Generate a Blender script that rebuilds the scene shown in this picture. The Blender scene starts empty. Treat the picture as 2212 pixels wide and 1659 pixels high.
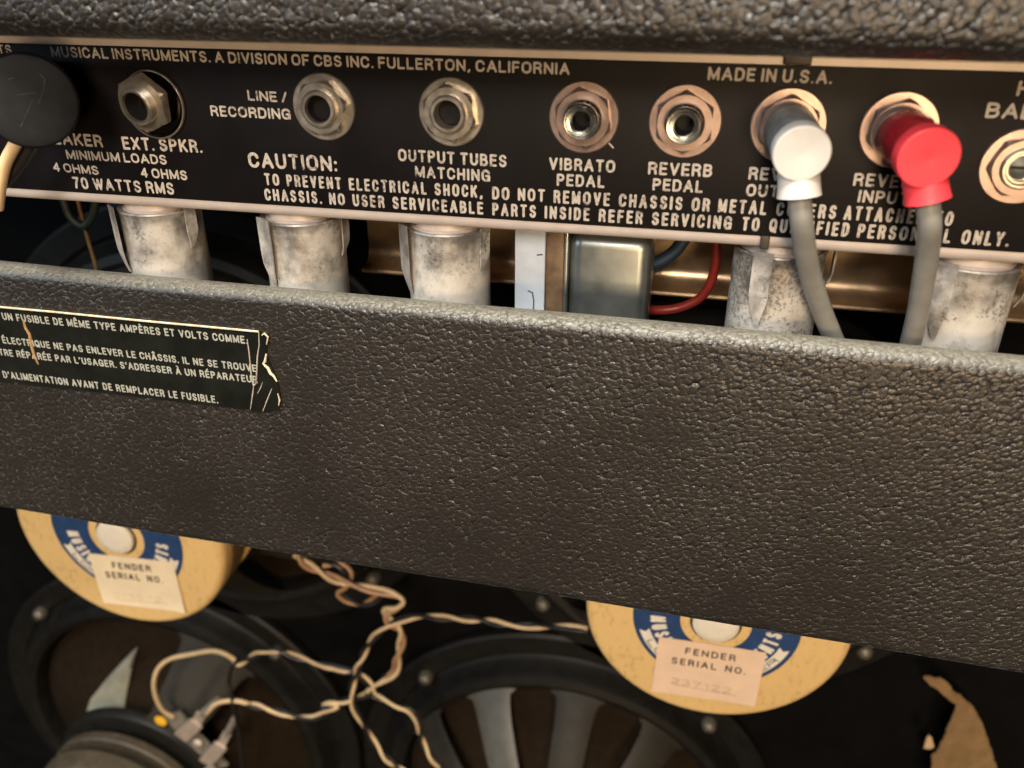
import bpy, bmesh, math, random
from mathutils import Vector, Matrix
random.seed(7)
MM = 0.001
SC = bpy.context.scene
COL = SC.collection
PI = math.pi

# ------------------------------------------------------------------ camera
YAW, PITCH, ROLL = -0.207463, 0.480969, -0.002
CAM = Vector((0.0, -231.294, 71.010))          # millimetres
F_PX, U0, V0 = 1854.0, 1106.0, 829.5           # focal length and centre of a 2212 px wide frame
FWD = Vector((math.sin(YAW)*math.cos(PITCH), math.cos(YAW)*math.cos(PITCH), -math.sin(PITCH)))
RGT0 = Vector((math.cos(YAW), -math.sin(YAW), 0))
DWN0 = FWD.cross(RGT0)
RGT = math.cos(ROLL)*RGT0 + math.sin(ROLL)*DWN0
DWN = -math.sin(ROLL)*RGT0 + math.cos(ROLL)*DWN0
cd = bpy.data.cameras.new('camera')
cam = bpy.data.objects.new('camera', cd)
COL.objects.link(cam)
m = Matrix.Identity(4)
for i in range(3):
    m[i][0], m[i][1], m[i][2], m[i][3] = RGT[i], -DWN[i], -FWD[i], CAM[i]*MM
cam.matrix_world = m
cd.sensor_width = 36.0
cd.lens = 36.0*F_PX/2212.0
cd.clip_start, cd.clip_end = 0.005, 20.0
cd.dof.use_dof = True
cd.dof.focus_distance = 0.262
cd.dof.aperture_fstop = 11.0
SC.camera = cam

# ------------------------------------------------------------------ world and lamps
W = bpy.data.worlds.new('World')
SC.world = W
W.use_nodes = True
bg = W.node_tree.nodes['Background']
bg.inputs[0].default_value = (1.0, 0.82, 0.62, 1)
bg.inputs[1].default_value = 0.035

def area(name, loc, target, size, power, color, size_y=None):
    l = bpy.data.lights.new(name, 'AREA')
    l.energy, l.color, l.size = power, color, size
    if size_y:
        l.shape, l.size_y = 'RECTANGLE', size_y
    o = bpy.data.objects.new(name, l)
    COL.objects.link(o)
    o.location = loc
    o.rotation_euler = (Vector(target)-Vector(loc)).to_track_quat('-Z', 'Y').to_euler()
    return o
area('ceiling_lamp', (-0.10, -0.52, 1.12), (-0.06, -0.01, -0.04), 0.50, 50.0, (1.0, 0.95, 0.82))
area('front_room_lamp', (-0.05, -1.10, 0.58), (-0.05, 0.0, -0.03), 0.30, 12.0, (1.0, 0.90, 0.79))
area('warm_table_lamp', (0.30, -1.15, -0.05), (-0.05, 0.0, -0.12), 0.26, 6.8, (1.0, 0.70, 0.40))
area('cool_window', (-1.15, -0.75, 0.60), (-0.05, 0.0, 0.0), 0.5, 9.0, (0.64, 0.82, 1.0), 1.1)

SC.view_settings.view_transform = 'Standard'
SC.view_settings.look = 'None'
SC.view_settings.exposure = 0.0
SC.view_settings.gamma = 1.0

# ------------------------------------------------------------------ helpers
def at(u, v, y):
    """The point of the plane at depth y (mm) that the 2212 px frame shows at u, v."""
    d = RGT*((u-U0)/F_PX) + DWN*((v-V0)/F_PX) + FWD
    t = (y-CAM.y)/d.y
    return CAM + d*t

def new_mat(name):
    mt = bpy.data.materials.new(name)
    mt.use_nodes = True
    nt = mt.node_tree
    return mt, nt, nt.nodes['Principled BSDF']

def N(nt, t, **kw):
    n = nt.nodes.new(t)
    for k, v in kw.items():
        if k.startswith('i_'):
            n.inputs[k[2:].replace('_', ' ')].default_value = v
        else:
            setattr(n, k, v)
    return n

def math_n(nt, op, a, b=None, c=None, clamp=False):
    n = nt.nodes.new('ShaderNodeMath')
    n.operation = op
    n.use_clamp = clamp
    for i, x in enumerate((a, b, c)):
        if x is None:
            continue
        if isinstance(x, (int, float)):
            n.inputs[i].default_value = x
        else:
            nt.links.new(x, n.inputs[i])
    return n.outputs[0]

def coords(nt, scale=1000.0, stretch=(1, 1, 1)):
    tc = nt.nodes.new('ShaderNodeTexCoord')
    mp = nt.nodes.new('ShaderNodeMapping')
    mp.inputs['Scale'].default_value = [scale*s for s in stretch]
    nt.links.new(tc.outputs['Object'], mp.inputs[0])
    return mp.outputs[0]

def ramp(nt, fac, stops):
    r = nt.nodes.new('ShaderNodeValToRGB')
    el = r.color_ramp.elements
    el[0].position, el[0].color = stops[0][0], (*stops[0][1], 1)
    el[1].position, el[1].color = stops[-1][0], (*stops[-1][1], 1)
    for p, c in stops[1:-1]:
        e = el.new(p)
        e.color = (*c, 1)
    nt.links.new(fac, r.inputs[0])
    return r.outputs[0]

def simple(name, col, rough=0.5, metal=0.0, var=0.12, nscale=0.35, bump=0.0, bscale=2.0, spec=0.5, coat=0.0):
    """A plain surface with mottled colour and a fine relief."""
    mt, nt, b = new_mat(name)
    co = coords(nt)
    n = N(nt, 'ShaderNodeTexNoise', i_Scale=nscale, i_Detail=5.0, i_Roughness=0.6)
    nt.links.new(co, n.inputs['Vector'])
    lo = tuple(c*(1-var) for c in col)
    hi = tuple(min(1, c*(1+var)) for c in col)
    nt.links.new(ramp(nt, n.outputs[0], [(0.3, lo), (0.7, hi)]), b.inputs['Base Color'])
    b.inputs['Metallic'].default_value = metal
    b.inputs['Specular IOR Level'].default_value = spec
    b.inputs['Coat Weight'].default_value = coat
    r2 = math_n(nt, 'MULTIPLY_ADD', n.outputs[0], 0.25, rough-0.125, clamp=True)
    nt.links.new(r2, b.inputs['Roughness'])
    if bump:
        n2 = N(nt, 'ShaderNodeTexNoise', i_Scale=bscale, i_Detail=4.0)
        nt.links.new(co, n2.inputs['Vector'])
        bp = N(nt, 'ShaderNodeBump', i_Strength=bump, i_Distance=0.0002)
        nt.links.new(n2.outputs[0], bp.inputs['Height'])
        nt.links.new(bp.outputs[0], b.inputs['Normal'])
    return mt

def vinyl_mat(name, cell=0.7, relief=1.0, turn=35.0, lit_top=False):
    mt, nt, b = new_mat(name)
    co = coords(nt)
    wob = N(nt, 'ShaderNodeTexNoise', i_Scale=0.5, i_Detail=3.0)
    nt.links.new(co, wob.inputs['Vector'])
    mv = nt.nodes.new('ShaderNodeVectorMath'); mv.operation = 'MULTIPLY_ADD'
    nt.links.new(wob.outputs['Color'], mv.inputs[0])
    mv.inputs[1].default_value = (1.8, 1.8, 1.8)
    nt.links.new(co, mv.inputs[2])
    ro = nt.nodes.new('ShaderNodeMapping')
    ro.inputs['Rotation'].default_value = (0.0, math.radians(turn), 0.0)
    nt.links.new(mv.outputs[0], ro.inputs[0])
    sh = nt.nodes.new('ShaderNodeMapping')
    sh.inputs['Scale'].default_value = (0.82, 1.0, 1.12)
    nt.links.new(ro.outputs[0], sh.inputs[0])
    vo = N(nt, 'ShaderNodeTexVoronoi', i_Scale=cell)
    vo.feature = 'SMOOTH_F1'
    vo.inputs['Smoothness'].default_value = 0.12
    nt.links.new(sh.outputs[0], vo.inputs['Vector'])
    ve = N(nt, 'ShaderNodeTexVoronoi', i_Scale=cell*0.40)
    ve.feature = 'DISTANCE_TO_EDGE'
    nt.links.new(mv.outputs[0], ve.inputs['Vector'])
    nz = N(nt, 'ShaderNodeTexNoise', i_Scale=1.1, i_Detail=3.0, i_Roughness=0.5)
    nt.links.new(sh.outputs[0], nz.inputs['Vector'])
    big = N(nt, 'ShaderNodeTexNoise', i_Scale=0.022, i_Detail=2.0)
    nt.links.new(co, big.inputs['Vector'])
    sep = nt.nodes.new('ShaderNodeSeparateColor')
    nt.links.new(vo.outputs['Color'], sep.inputs[0])
    # pebbles with flat tops and steep shoulders, some taller than others, and fine wandering creases
    dome = math_n(nt, 'MULTIPLY', math_n(nt, 'POWER', vo.outputs['Distance'], 2.6), math_n(nt, 'MULTIPLY_ADD', sep.outputs[1], -1.3*relief, -0.25*relief))
    cre = math_n(nt, 'SUBTRACT', 1.0, math_n(nt, 'MULTIPLY', ve.outputs['Distance'], 6.0), clamp=True)
    amt = math_n(nt, 'MULTIPLY_ADD', big.outputs[0], 2.4, -0.8, clamp=True)
    h = math_n(nt, 'MULTIPLY_ADD', math_n(nt, 'MULTIPLY', cre, amt), 0.16*relief, dome)
    h = math_n(nt, 'MULTIPLY_ADD', nz.outputs[0], 0.20*relief, h)
    h = math_n(nt, 'MULTIPLY', h, math_n(nt, 'MULTIPLY_ADD', big.outputs[0], 1.9, -0.05, clamp=True))
    bp = N(nt, 'ShaderNodeBump', i_Strength=1.0, i_Distance=0.001)
    nt.links.new(h, bp.inputs['Height'])
    nt.links.new(bp.outputs[0], b.inputs['Normal'])
    col = ramp(nt, big.outputs[0], [(0.3, (0.0135, 0.0108, 0.0088)), (0.7, (0.019, 0.0153, 0.0124))])
    rr = math_n(nt, 'MULTIPLY_ADD', nz.outputs[0], 0.22, 0.24)
    if lit_top:
        # light from above, painted into the colour of the upward edge
        ge = nt.nodes.new('ShaderNodeNewGeometry')
        sx = nt.nodes.new('ShaderNodeSeparateXYZ')
        nt.links.new(ge.outputs['Normal'], sx.inputs[0])
        lit_amt = math_n(nt, 'MULTIPLY', math_n(nt, 'MULTIPLY_ADD', sx.outputs[2], 1.5, -0.45, clamp=True), math_n(nt, 'MULTIPLY_ADD', nz.outputs[0], 1.3, 0.05, clamp=True))
        mx = nt.nodes.new('ShaderNodeMix'); mx.data_type = 'RGBA'
        nt.links.new(lit_amt, mx.inputs['Factor'])
        nt.links.new(col, mx.inputs['A'])
        mx.inputs['B'].default_value = (0.20, 0.185, 0.15, 1)
        col = mx.outputs['Result']
        rr = math_n(nt, 'MULTIPLY_ADD', lit_amt, 0.2, rr)
    nt.links.new(col, b.inputs['Base Color'])
    nt.links.new(rr, b.inputs['Roughness'])
    b.inputs['Specular IOR Level'].default_value = 0.6
    b.inputs['Sheen Weight'].default_value = 0.15
    b.inputs['Sheen Roughness'].default_value = 0.2
    b.inputs['Sheen Tint'].default_value = (0.92, 0.95, 0.84, 1)
    return mt

def shield_mat(name, speckle=0.0):
    """Aluminium that has gone chalky, grimy towards its rim, with dark corroded specks."""
    mt, nt, b = new_mat(name)
    tc = nt.nodes.new('ShaderNodeTexCoord')
    oi = nt.nodes.new('ShaderNodeObjectInfo')
    ad = nt.nodes.new('ShaderNodeVectorMath'); ad.operation = 'MULTIPLY_ADD'
    ad.inputs[1].default_value = (1000, 1000, 1000)
    cb = nt.nodes.new('ShaderNodeCombineXYZ')
    nt.links.new(math_n(nt, 'MULTIPLY', oi.outputs['Random'], 400.0), cb.inputs[0])
    nt.links.new(tc.outputs['Object'], ad.inputs[0])
    nt.links.new(cb.outputs[0], ad.inputs[2])
    co = ad.outputs[0]
    st = nt.nodes.new('ShaderNodeMapping')
    st.inputs['Scale'].default_value = (1, 1, 0.35)
    nt.links.new(co, st.inputs[0])
    n1 = N(nt, 'ShaderNodeTexNoise', i_Scale=0.085, i_Detail=7.0, i_Roughness=0.68)
    n2 = N(nt, 'ShaderNodeTexNoise', i_Scale=0.9, i_Detail=5.0, i_Roughness=0.72)
    n3 = N(nt, 'ShaderNodeTexNoise', i_Scale=0.11, i_Detail=2.0)
    n4 = N(nt, 'ShaderNodeTexNoise', i_Scale=0.5, i_Detail=3.0)
    for n in (n1, n2, n3):
        nt.links.new(co, n.inputs['Vector'])
    nt.links.new(st.outputs[0], n4.inputs['Vector'])
    sx = nt.nodes.new('ShaderNodeSeparateXYZ')
    nt.links.new(tc.outputs['Object'], sx.inputs[0])
    up = math_n(nt, 'MULTIPLY_ADD', sx.outputs[2], 1000/24.0, 1.0, clamp=True)     # 1 at the rim, 0 a third of the way down
    c0 = math_n(nt, 'MULTIPLY_ADD', up, -0.17, math_n(nt, 'MULTIPLY_ADD', n4.outputs[0], 0.12, n1.outputs[0]))
    chalk = ramp(nt, c0, [(0.30, (0.0, 0.0, 0.0)), (0.56, (1, 1, 1))])
    base = nt.nodes.new('ShaderNodeMix'); base.data_type = 'RGBA'
    nt.links.new(chalk, base.inputs['Factor'])
    base.inputs['A'].default_value = (0.27, 0.25, 0.23, 1)
    base.inputs['B'].default_value = (0.54, 0.505, 0.455, 1)
    s = math_n(nt, 'MULTIPLY_ADD', n3.outputs[0], 0.55, n2.outputs[0])
    s = math_n(nt, 'MULTIPLY_ADD', up, 0.05, s)
    speck = ramp(nt, s, [(0.89-speckle, (0, 0, 0)), (1.0-speckle, (0.75, 0.75, 0.75))])
    mix = nt.nodes.new('ShaderNodeMix'); mix.data_type = 'RGBA'
    nt.links.new(speck, mix.inputs['Factor'])
    nt.links.new(base.outputs['Result'], mix.inputs['A'])
    mix.inputs['B'].default_value = (0.13, 0.105, 0.08, 1)
    nt.links.new(mix.outputs['Result'], b.inputs['Base Color'])
    nt.links.new(math_n(nt, 'MULTIPLY_ADD', chalk, -0.5, 0.62), b.inputs['Metallic'])
    nt.links.new(math_n(nt, 'MULTIPLY_ADD', chalk, 0.22, 0.36), b.inputs['Roughness'])
    bp = N(nt, 'ShaderNodeBump', i_Strength=0.4, i_Distance=0.0002)
    nt.links.new(s, bp.inputs['Height'])
    nt.links.new(bp.outputs[0], b.inputs['Normal'])
    return mt

def magnet_mat(name, col):
    """Yellowed paint with brown smudges and fine scuffs."""
    mt, nt, b = new_mat(name)
    co = coords(nt)
    n1 = N(nt, 'ShaderNodeTexNoise', i_Scale=0.05, i_Detail=6.0, i_Roughness=0.65)
    n2 = N(nt, 'ShaderNodeTexNoise', i_Scale=0.35, i_Detail=6.0, i_Roughness=0.7)
    nt.links.new(co, n1.inputs['Vector'])
    nt.links.new(coords(nt, 1000, (1, 1, 0.5)), n2.inputs['Vector'])
    s = math_n(nt, 'MULTIPLY_ADD', n1.outputs[0], 0.5, n2.outputs[0])
    c = col
    nt.links.new(ramp(nt, s, [(0.45, tuple(x*1.06 for x in c)), (0.80, c), (0.93, tuple(x*y for x, y in zip(c, (0.72, 0.68, 0.6))))]), b.inputs['Base Color'])
    b.inputs['Roughness'].default_value = 0.5
    bp = N(nt, 'ShaderNodeBump', i_Strength=0.2, i_Distance=0.0002)
    nt.links.new(n2.outputs[0], bp.inputs['Height'])
    nt.links.new(bp.outputs[0], b.inputs['Normal'])
    return mt

def worn_print(name, col, under):
    """Screen print with rubbed and chipped spots where the plate shows."""
    mt, nt, b = new_mat(name)
    co = coords(nt)
    n1 = N(nt, 'ShaderNodeTexNoise', i_Scale=1.1, i_Detail=4.0, i_Roughness=0.65)
    n2 = N(nt, 'ShaderNodeTexNoise', i_Scale=0.06, i_Detail=2.0)
    nt.links.new(co, n1.inputs['Vector'])
    nt.links.new(co, n2.inputs['Vector'])
    w = math_n(nt, 'MULTIPLY_ADD', n2.outputs[0], 0.45, n1.outputs[0])
    nt.links.new(ramp(nt, w, [(0.50, under), (0.60, tuple(c*0.62 for c in col)), (0.74, col)]), b.inputs['Base Color'])
    b.inputs['Roughness'].default_value = 0.55
    return mt

M = dict(
    vinyl=vinyl_mat('textured_black_vinyl', 0.66, 0.44, 30.0, True),
    vinyl_top=vinyl_mat('textured_black_vinyl_rail', 0.62, 0.78, 46.0),
    plate=simple('black_faceplate', (0.0058, 0.0046, 0.0048), 0.5, 0, 0.2, 0.05, 0.1, 2.5, 0.18),
    print=worn_print('printed_white', (0.58, 0.51, 0.43), (0.0058, 0.0046, 0.0048)),
    print_dull=simple('printed_grey', (0.27, 0.26, 0.215), 0.6, 0, 0.25, 0.9),
    trim=simple('bare_chassis_metal', (0.64, 0.555, 0.50), 0.45, 0.2, 0.08, 0.12, 0.1, 1.2),
    steel=simple('zinc_steel', (0.57, 0.51, 0.43), 0.34, 0.9, 0.18, 0.25, 0.12, 1.0),
    washer=simple('warm_plated_steel', (0.36, 0.268, 0.236), 0.33, 0.8, 0.15, 0.2, 0.12, 1.0),
    nickel=simple('nickel_plate', (0.42, 0.425, 0.40), 0.24, 1.0, 0.12, 0.3),
    black_chrome=simple('smoked_chrome', (0.10, 0.09, 0.08), 0.18, 1.0, 0.1, 0.2),
    hole=simple('shaded_cavity', (0.006, 0.005, 0.005), 0.7),  # near-black lining, the shade inside the holes put into colour
    fibre=simple('dark_insulator', (0.05, 0.045, 0.04), 0.5),
    gold=simple('gold_zinc_chassis', (0.66, 0.47, 0.28), 0.32, 0.85, 0.2, 0.1, 0.15, 0.8),
    shield=shield_mat('weathered_aluminium'),
    shield_speckled=shield_mat('speckled_aluminium', 0.13),
    bell=simple('dull_steel_bell', (0.36, 0.39, 0.375), 0.36, 0.9, 0.15, 0.1, 0.06, 0.6),
    bell_dark=simple('dull_dark_shaft', (0.12, 0.13, 0.13), 0.4, 0.6),
    core_white=simple('pale_painted_core', (0.50, 0.56, 0.64), 0.5, 0.0, 0.12, 0.12),
    core_brown=simple('brown_varnished_core', (0.16, 0.10, 0.055), 0.45, 0.1, 0.3, 0.3),
    white_plastic=simple('white_plastic', (0.60, 0.57, 0.53), 0.55, 0, 0.07, 0.15),
    grey_metal=simple('tarnished_shell', (0.30, 0.33, 0.34), 0.4, 0.5, 0.35, 0.25),
    red_plastic=simple('red_plastic', (0.80, 0.048, 0.062), 0.5, 0, 0.05, 0.15),
    red_shaded=simple('shaded_red_plastic', (0.36, 0.012, 0.022), 0.3, 0, 0.2, 0.3),  # the red plastic again, darkened in colour for the shaded plug body
    grey_cable=simple('grey_rubber_cable', (0.235, 0.225, 0.20), 0.42, 0, 0.12, 0.2),
    rubber=simple('black_rubber', (0.0085, 0.009, 0.0105), 0.6, 0, 0.45, 0.12, 0.3, 0.25, 0.15),
    tan_wire=simple('tan_wire', (0.36, 0.20, 0.10), 0.45, 0, 0.25, 0.15),
    scuff=simple('scuffed_rubber', (0.045, 0.047, 0.05), 0.6, 0, 0.3, 1.0),
    cream_wire=simple('cream_wire', (0.62, 0.44, 0.24), 0.42, 0, 0.15, 0.1),
    black_wire=simple('black_wire', (0.014, 0.012, 0.011), 0.38),
    red_wire=simple('red_wire', (0.26, 0.022, 0.014), 0.4),
    blue_wire=simple('blue_wire', (0.02, 0.045, 0.09), 0.45),
    green_wire=simple('green_wire', (0.016, 0.026, 0.018), 0.55),
    brown_wire=simple('brown_wire', (0.17, 0.09, 0.035), 0.5),
    tan=magnet_mat('tan_magnet_paint', (0.76, 0.505, 0.205)),
    old_bolt=simple('dull_old_bolt', (0.20, 0.175, 0.135), 0.5, 0.6, 0.3, 0.6),
    basket_half_lit=simple('half_lit_basket_metal', (0.095, 0.09, 0.075), 0.45, 0.2, 0.15, 0.15, 0.15, 0.8),  # paler copy of the basket, light painted into one spoke
    basket_lit=simple('lit_basket_metal', (0.30, 0.285, 0.22), 0.42, 0.3, 0.15, 0.15, 0.15, 0.8),  # brightest copy of the basket, light painted as colour
    plate_dark=simple('dark_brown_plate', (0.055, 0.042, 0.027), 0.5, 0.1, 0.25, 0.15),  # darker brown than the tan plates of the upper magnets
    ferrite=simple('brown_ferrite', (0.22, 0.13, 0.058), 0.6, 0, 0.2, 0.3),
    blue=simple('blue_label', (0.022, 0.055, 0.145), 0.45, 0, 0.15, 0.2),
    label_white=simple('label_white', (0.80, 0.72, 0.58), 0.5, 0, 0.05),
    sticker_cream=simple('cream_paper', (0.86, 0.70, 0.46), 0.65, 0, 0.05, 0.08, 0.15, 0.5),
    sticker_pink=simple('pink_paper', (0.80, 0.57, 0.39), 0.65, 0, 0.06, 0.08, 0.15, 0.5),
    ink=simple('grey_print_ink', (0.075, 0.065, 0.055), 0.6, 0, 0.3, 0.8),
    pencil_faint=simple('nearly_gone_pencil', (0.70, 0.55, 0.35), 0.7, 0, 0.1),
    pencil=simple('faded_pencil', (0.50, 0.36, 0.24), 0.7, 0, 0.1),
    basket=simple('grey_hammered_basket', (0.024, 0.0205, 0.0145), 0.55, 0.0, 0.15, 0.15, 0.15, 0.8, 0.25),
    basket_dark=simple('dark_basket_rim', (0.0085, 0.0076, 0.006), 0.5, 0.0, 0.2, 0.15, 0.2, 0.8, 0.3),
    cone=simple('brown_paper_cone', (0.017, 0.0105, 0.0055), 0.85, 0, 0.25, 0.2, 0.4, 0.8, 0.08),
    black_wood=simple('black_painted_wood', (0.0035, 0.0032, 0.003), 0.8, 0, 0.3, 0.05, 0.2, 0.4, 0.08),
    kraft=simple('torn_kraft_paper', (0.25, 0.150, 0.062), 0.8, 0, 0.2, 0.12, 0.3, 0.4),
    kraft_pale=simple('torn_paper_edge', (0.62, 0.42, 0.23), 0.8, 0, 0.1),
    decal=simple('black_foil_label', (0.007, 0.0075, 0.006), 0.25, 0, 0.3, 0.1, 0.12, 0.3, 0.5),
    foil=simple('silver_foil', (0.80, 0.66, 0.45), 0.35, 0.35, 0.35, 0.5),
    crease=simple('creased_foil', (0.42, 0.36, 0.29), 0.4, 0.2, 0.3, 0.8),
    scratch=simple('scraped_tan', (0.30, 0.17, 0.07), 0.6, 0, 0.35, 0.8),
    yellow=simple('yellow_dot', (0.80, 0.42, 0.02), 0.5),
    lug=simple('tinned_lug', (0.55, 0.44, 0.36), 0.4, 0.5, 0.25, 0.4),
    strip=simple('fibre_strip', (0.16, 0.14, 0.11), 0.6, 0, 0.2, 0.3),
    clip=simple('dark_clip', (0.055, 0.045, 0.035), 0.5, 0.4, 0.2, 0.3),
)

class Shape:
    def __init__(s):
        s.v, s.f, s.sm = [], [], []
    def add(s, vs, fs, smooth=True):
        o = len(s.v)
        s.v += [tuple(x) for x in vs]
        s.f += [tuple(i+o for i in f) for f in fs]
        s.sm += [smooth]*len(fs)
        return s
    def lathe(s, prof, origin=(0, 0, 0), axis='-y', seg=48, smooth=True, a0=0.0, a1=2*PI, mat=None):
        """prof: (radius, distance along the axis); sharp corners are written twice."""
        full = abs(a1-a0-2*PI) < 1e-6
        n = seg if full else seg+1
        vs = []
        for r, h in prof:
            for k in range(n):
                a = a0+(a1-a0)*k/seg
                c, q = r*math.cos(a), r*math.sin(a)
                p = {'-y': (c, -h, q), 'z': (c, q, h), '-z': (c, -q, -h)}[axis]
                p = Vector(p)
                if mat:
                    p = mat @ p
                vs.append(p+Vector(origin))
        fs = []
        for i in range(len(prof)-1):
            if prof[i] == prof[i+1]:
                continue
            for k in range(seg):
                k2 = (k+1) % n
                q = (i*n+k, (i+1)*n+k, (i+1)*n+k2, i*n+k2)
                fs.append(q)
        return s.add(vs, fs, smooth)
    def hexnut(s, rc, rh, h0, h1, origin=(0, 0, 0), rot=0.0, mat=None, cham=0.8):
        """Hexagonal nut with a chamfered outer edge round a hole of radius rh, axis towards -y."""
        seg = 48
        def hr(a, r):
            b = ((a-rot+PI/6) % (PI/3))-PI/6
            b = ((a-rot) % (PI/3))-PI/6
            return r*math.cos(PI/6)/math.cos(b)
        rings = [lambda a: (rh, h0), lambda a: (hr(a, rc), h0), lambda a: (hr(a, rc), h0+(h1-h0)*0.72+0.0*a),
                 lambda a: (min(hr(a, rc), rc*math.cos(PI/6)*1.01), h1), lambda a: (rh, h1)]
        vs = []
        for g in rings:
            for k in range(seg):
                a = 2*PI*k/seg
                r, h = g(a)
                p = Vector((r*math.cos(a), -h, r*math.sin(a)))
                if mat:
                    p = mat @ p
                vs.append(p+Vector(origin))
        fs = []
        for i in range(4):
            for k in range(seg):
                k2 = (k+1) % seg
                fs.append((i*seg+k, (i+1)*seg+k, (i+1)*seg+k2, i*seg+k2))
        return s.add(vs, fs, False)
    def box(s, lo, hi, bev=0.0):
        bm = bmesh.new()
        bmesh.ops.create_cube(bm, size=1)
        for v in bm.verts:
            v.co = Vector([lo[i]+(v.co[i]+0.5)*(hi[i]-lo[i]) for i in range(3)])
        if bev:
            bmesh.ops.bevel(bm, geom=bm.edges[:], offset=bev, segments=3, affect='EDGES', profile=0.5)
        bm.verts.index_update()
        s.add([v.co for v in bm.verts], [[v.index for v in f.verts] for f in bm.faces], bool(bev))
        bm.free()
        return s
    def tube(s, pts, r, seg=12, caps=True):
        pts = [Vector(p) for p in pts]
        n = len(pts)
        rad = r if callable(r) else (lambda t: r)
        tang = []
        for i in range(n):
            tang.append((pts[min(i+1, n-1)]-pts[max(i-1, 0)]).normalized())
        ref = Vector((0, 0, 1)) if abs(tang[0].z) < 0.9 else Vector((1, 0, 0))
        nrm = (ref-tang[0]*ref.dot(tang[0])).normalized()
        vs, fs = [], []
        for i in range(n):
            nrm = (nrm-tang[i]*nrm.dot(tang[i])).normalized()
            bn = tang[i].cross(nrm)
            rr = rad(i/(n-1))
            for k in range(seg):
                a = 2*PI*k/seg
                vs.append(pts[i]+nrm*(rr*math.cos(a))+bn*(rr*math.sin(a)))
        for i in range(n-1):
            for k in range(seg):
                k2 = (k+1) % seg
                fs.append((i*seg+k, i*seg+k2, (i+1)*seg+k2, (i+1)*seg+k))
        if caps:
            fs.append(tuple(range(seg-1, -1, -1)))
            fs.append(tuple((n-1)*seg+k for k in range(seg)))
        return s.add(vs, fs, True)
    def prism_x(s, prof, x0, x1, n=1, smooth=True, fn=None):
        """A closed (y, z) outline carried along x."""
        vs, fs = [], []
        k = len(prof)
        for i in range(n+1):
            x = x0+(x1-x0)*i/n
            for j, (y, z) in enumerate(prof):
                p = (x, y, z)
                vs.append(fn(*p) if fn else p)
        for i in range(n):
            for j in range(k):
                j2 = (j+1) % k
                fs.append((i*k+j, i*k+j2, (i+1)*k+j2, (i+1)*k+j))
        fs.append(tuple(range(k)))
        fs.append(tuple(n*k+j for j in range(k-1, -1, -1)))
        return s.add(vs, fs, smooth)
    def slab(s, outline, t, y, curl=None):
        """A flat outline of (x, z) points at depth y with thickness t."""
        n = len(outline)
        cx = sum(p[0] for p in outline)/n
        cz = sum(p[1] for p in outline)/n
        vs = [(x, y, z) for x, z in outline]+[(x, y+t, z) for x, z in outline]
        fs = [tuple(range(n)), tuple(2*n-1-k for k in range(n))]
        for k in range(n):
            k2 = (k+1) % n
            fs.append((k, n+k, n+k2, k2))
        return s.add(vs, fs, False)
    def build(s, name, mat, parent=None, origin=(0, 0, 0), sharp=35):
        me = bpy.data.meshes.new(name)
        o = Vector(origin)
        me.from_pydata([(Vector(v)-o)*MM for v in s.v], [], s.f)
        bm = bmesh.new()
        bm.from_mesh(me)
        bmesh.ops.remove_doubles(bm, verts=bm.verts[:], dist=1e-7)
        bmesh.ops.recalc_face_normals(bm, faces=bm.faces[:])
        bm.to_mesh(me)
        bm.free()
        me.polygons.foreach_set('use_smooth', [True]*len(me.polygons))
        me.set_sharp_from_angle(angle=math.radians(sharp))
        me.materials.append(M[mat] if isinstance(mat, str) else mat)
        ob = bpy.data.objects.new(name, me)
        COL.objects.link(ob)
        if parent:
            ob.parent = parent
        else:
            ob.location = o*MM
        return ob

def ragged(pts, n=4, amp=0.35):
    """A torn outline: every side broken into short uneven steps."""
    out = []
    for i, p in enumerate(pts):
        q = pts[(i+1) % len(pts)]
        for k in range(n):
            t_ = k/n
            out.append((p[0]+(q[0]-p[0])*t_+random.uniform(-amp, amp), p[1]+(q[1]-p[1])*t_+random.uniform(-amp, amp)))
    return out

def thing(name, label, cat, loc=(0, 0, 0), group=None, rot=(0, 0, 0)):
    o = bpy.data.objects.new(name, None)
    o.empty_display_size = 0.01
    COL.objects.link(o)
    o.location = Vector(loc)*MM
    o.rotation_euler = rot
    o['label'], o['category'] = label, cat
    if group:
        o['group'] = group
    return o

def tag(o, label, cat, group=None):
    o['label'], o['category'] = label, cat
    if group:
        o['group'] = group
    return o

def smooth_path(pts, per=10):
    pts = [Vector(p) for p in pts]
    out = []
    ex = [2*pts[0]-pts[1]]+pts+[2*pts[-1]-pts[-2]]
    for i in range(1, len(ex)-2):
        p0, p1, p2, p3 = ex[i-1:i+3]
        for k in range(per):
            t = k/per
            out.append(0.5*((2*p1)+(p2-p0)*t+(2*p0-5*p1+4*p2-p3)*t*t+(3*p1-p0-3*p2+p3)*t**3))
    out.append(pts[-1])
    return out

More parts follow.
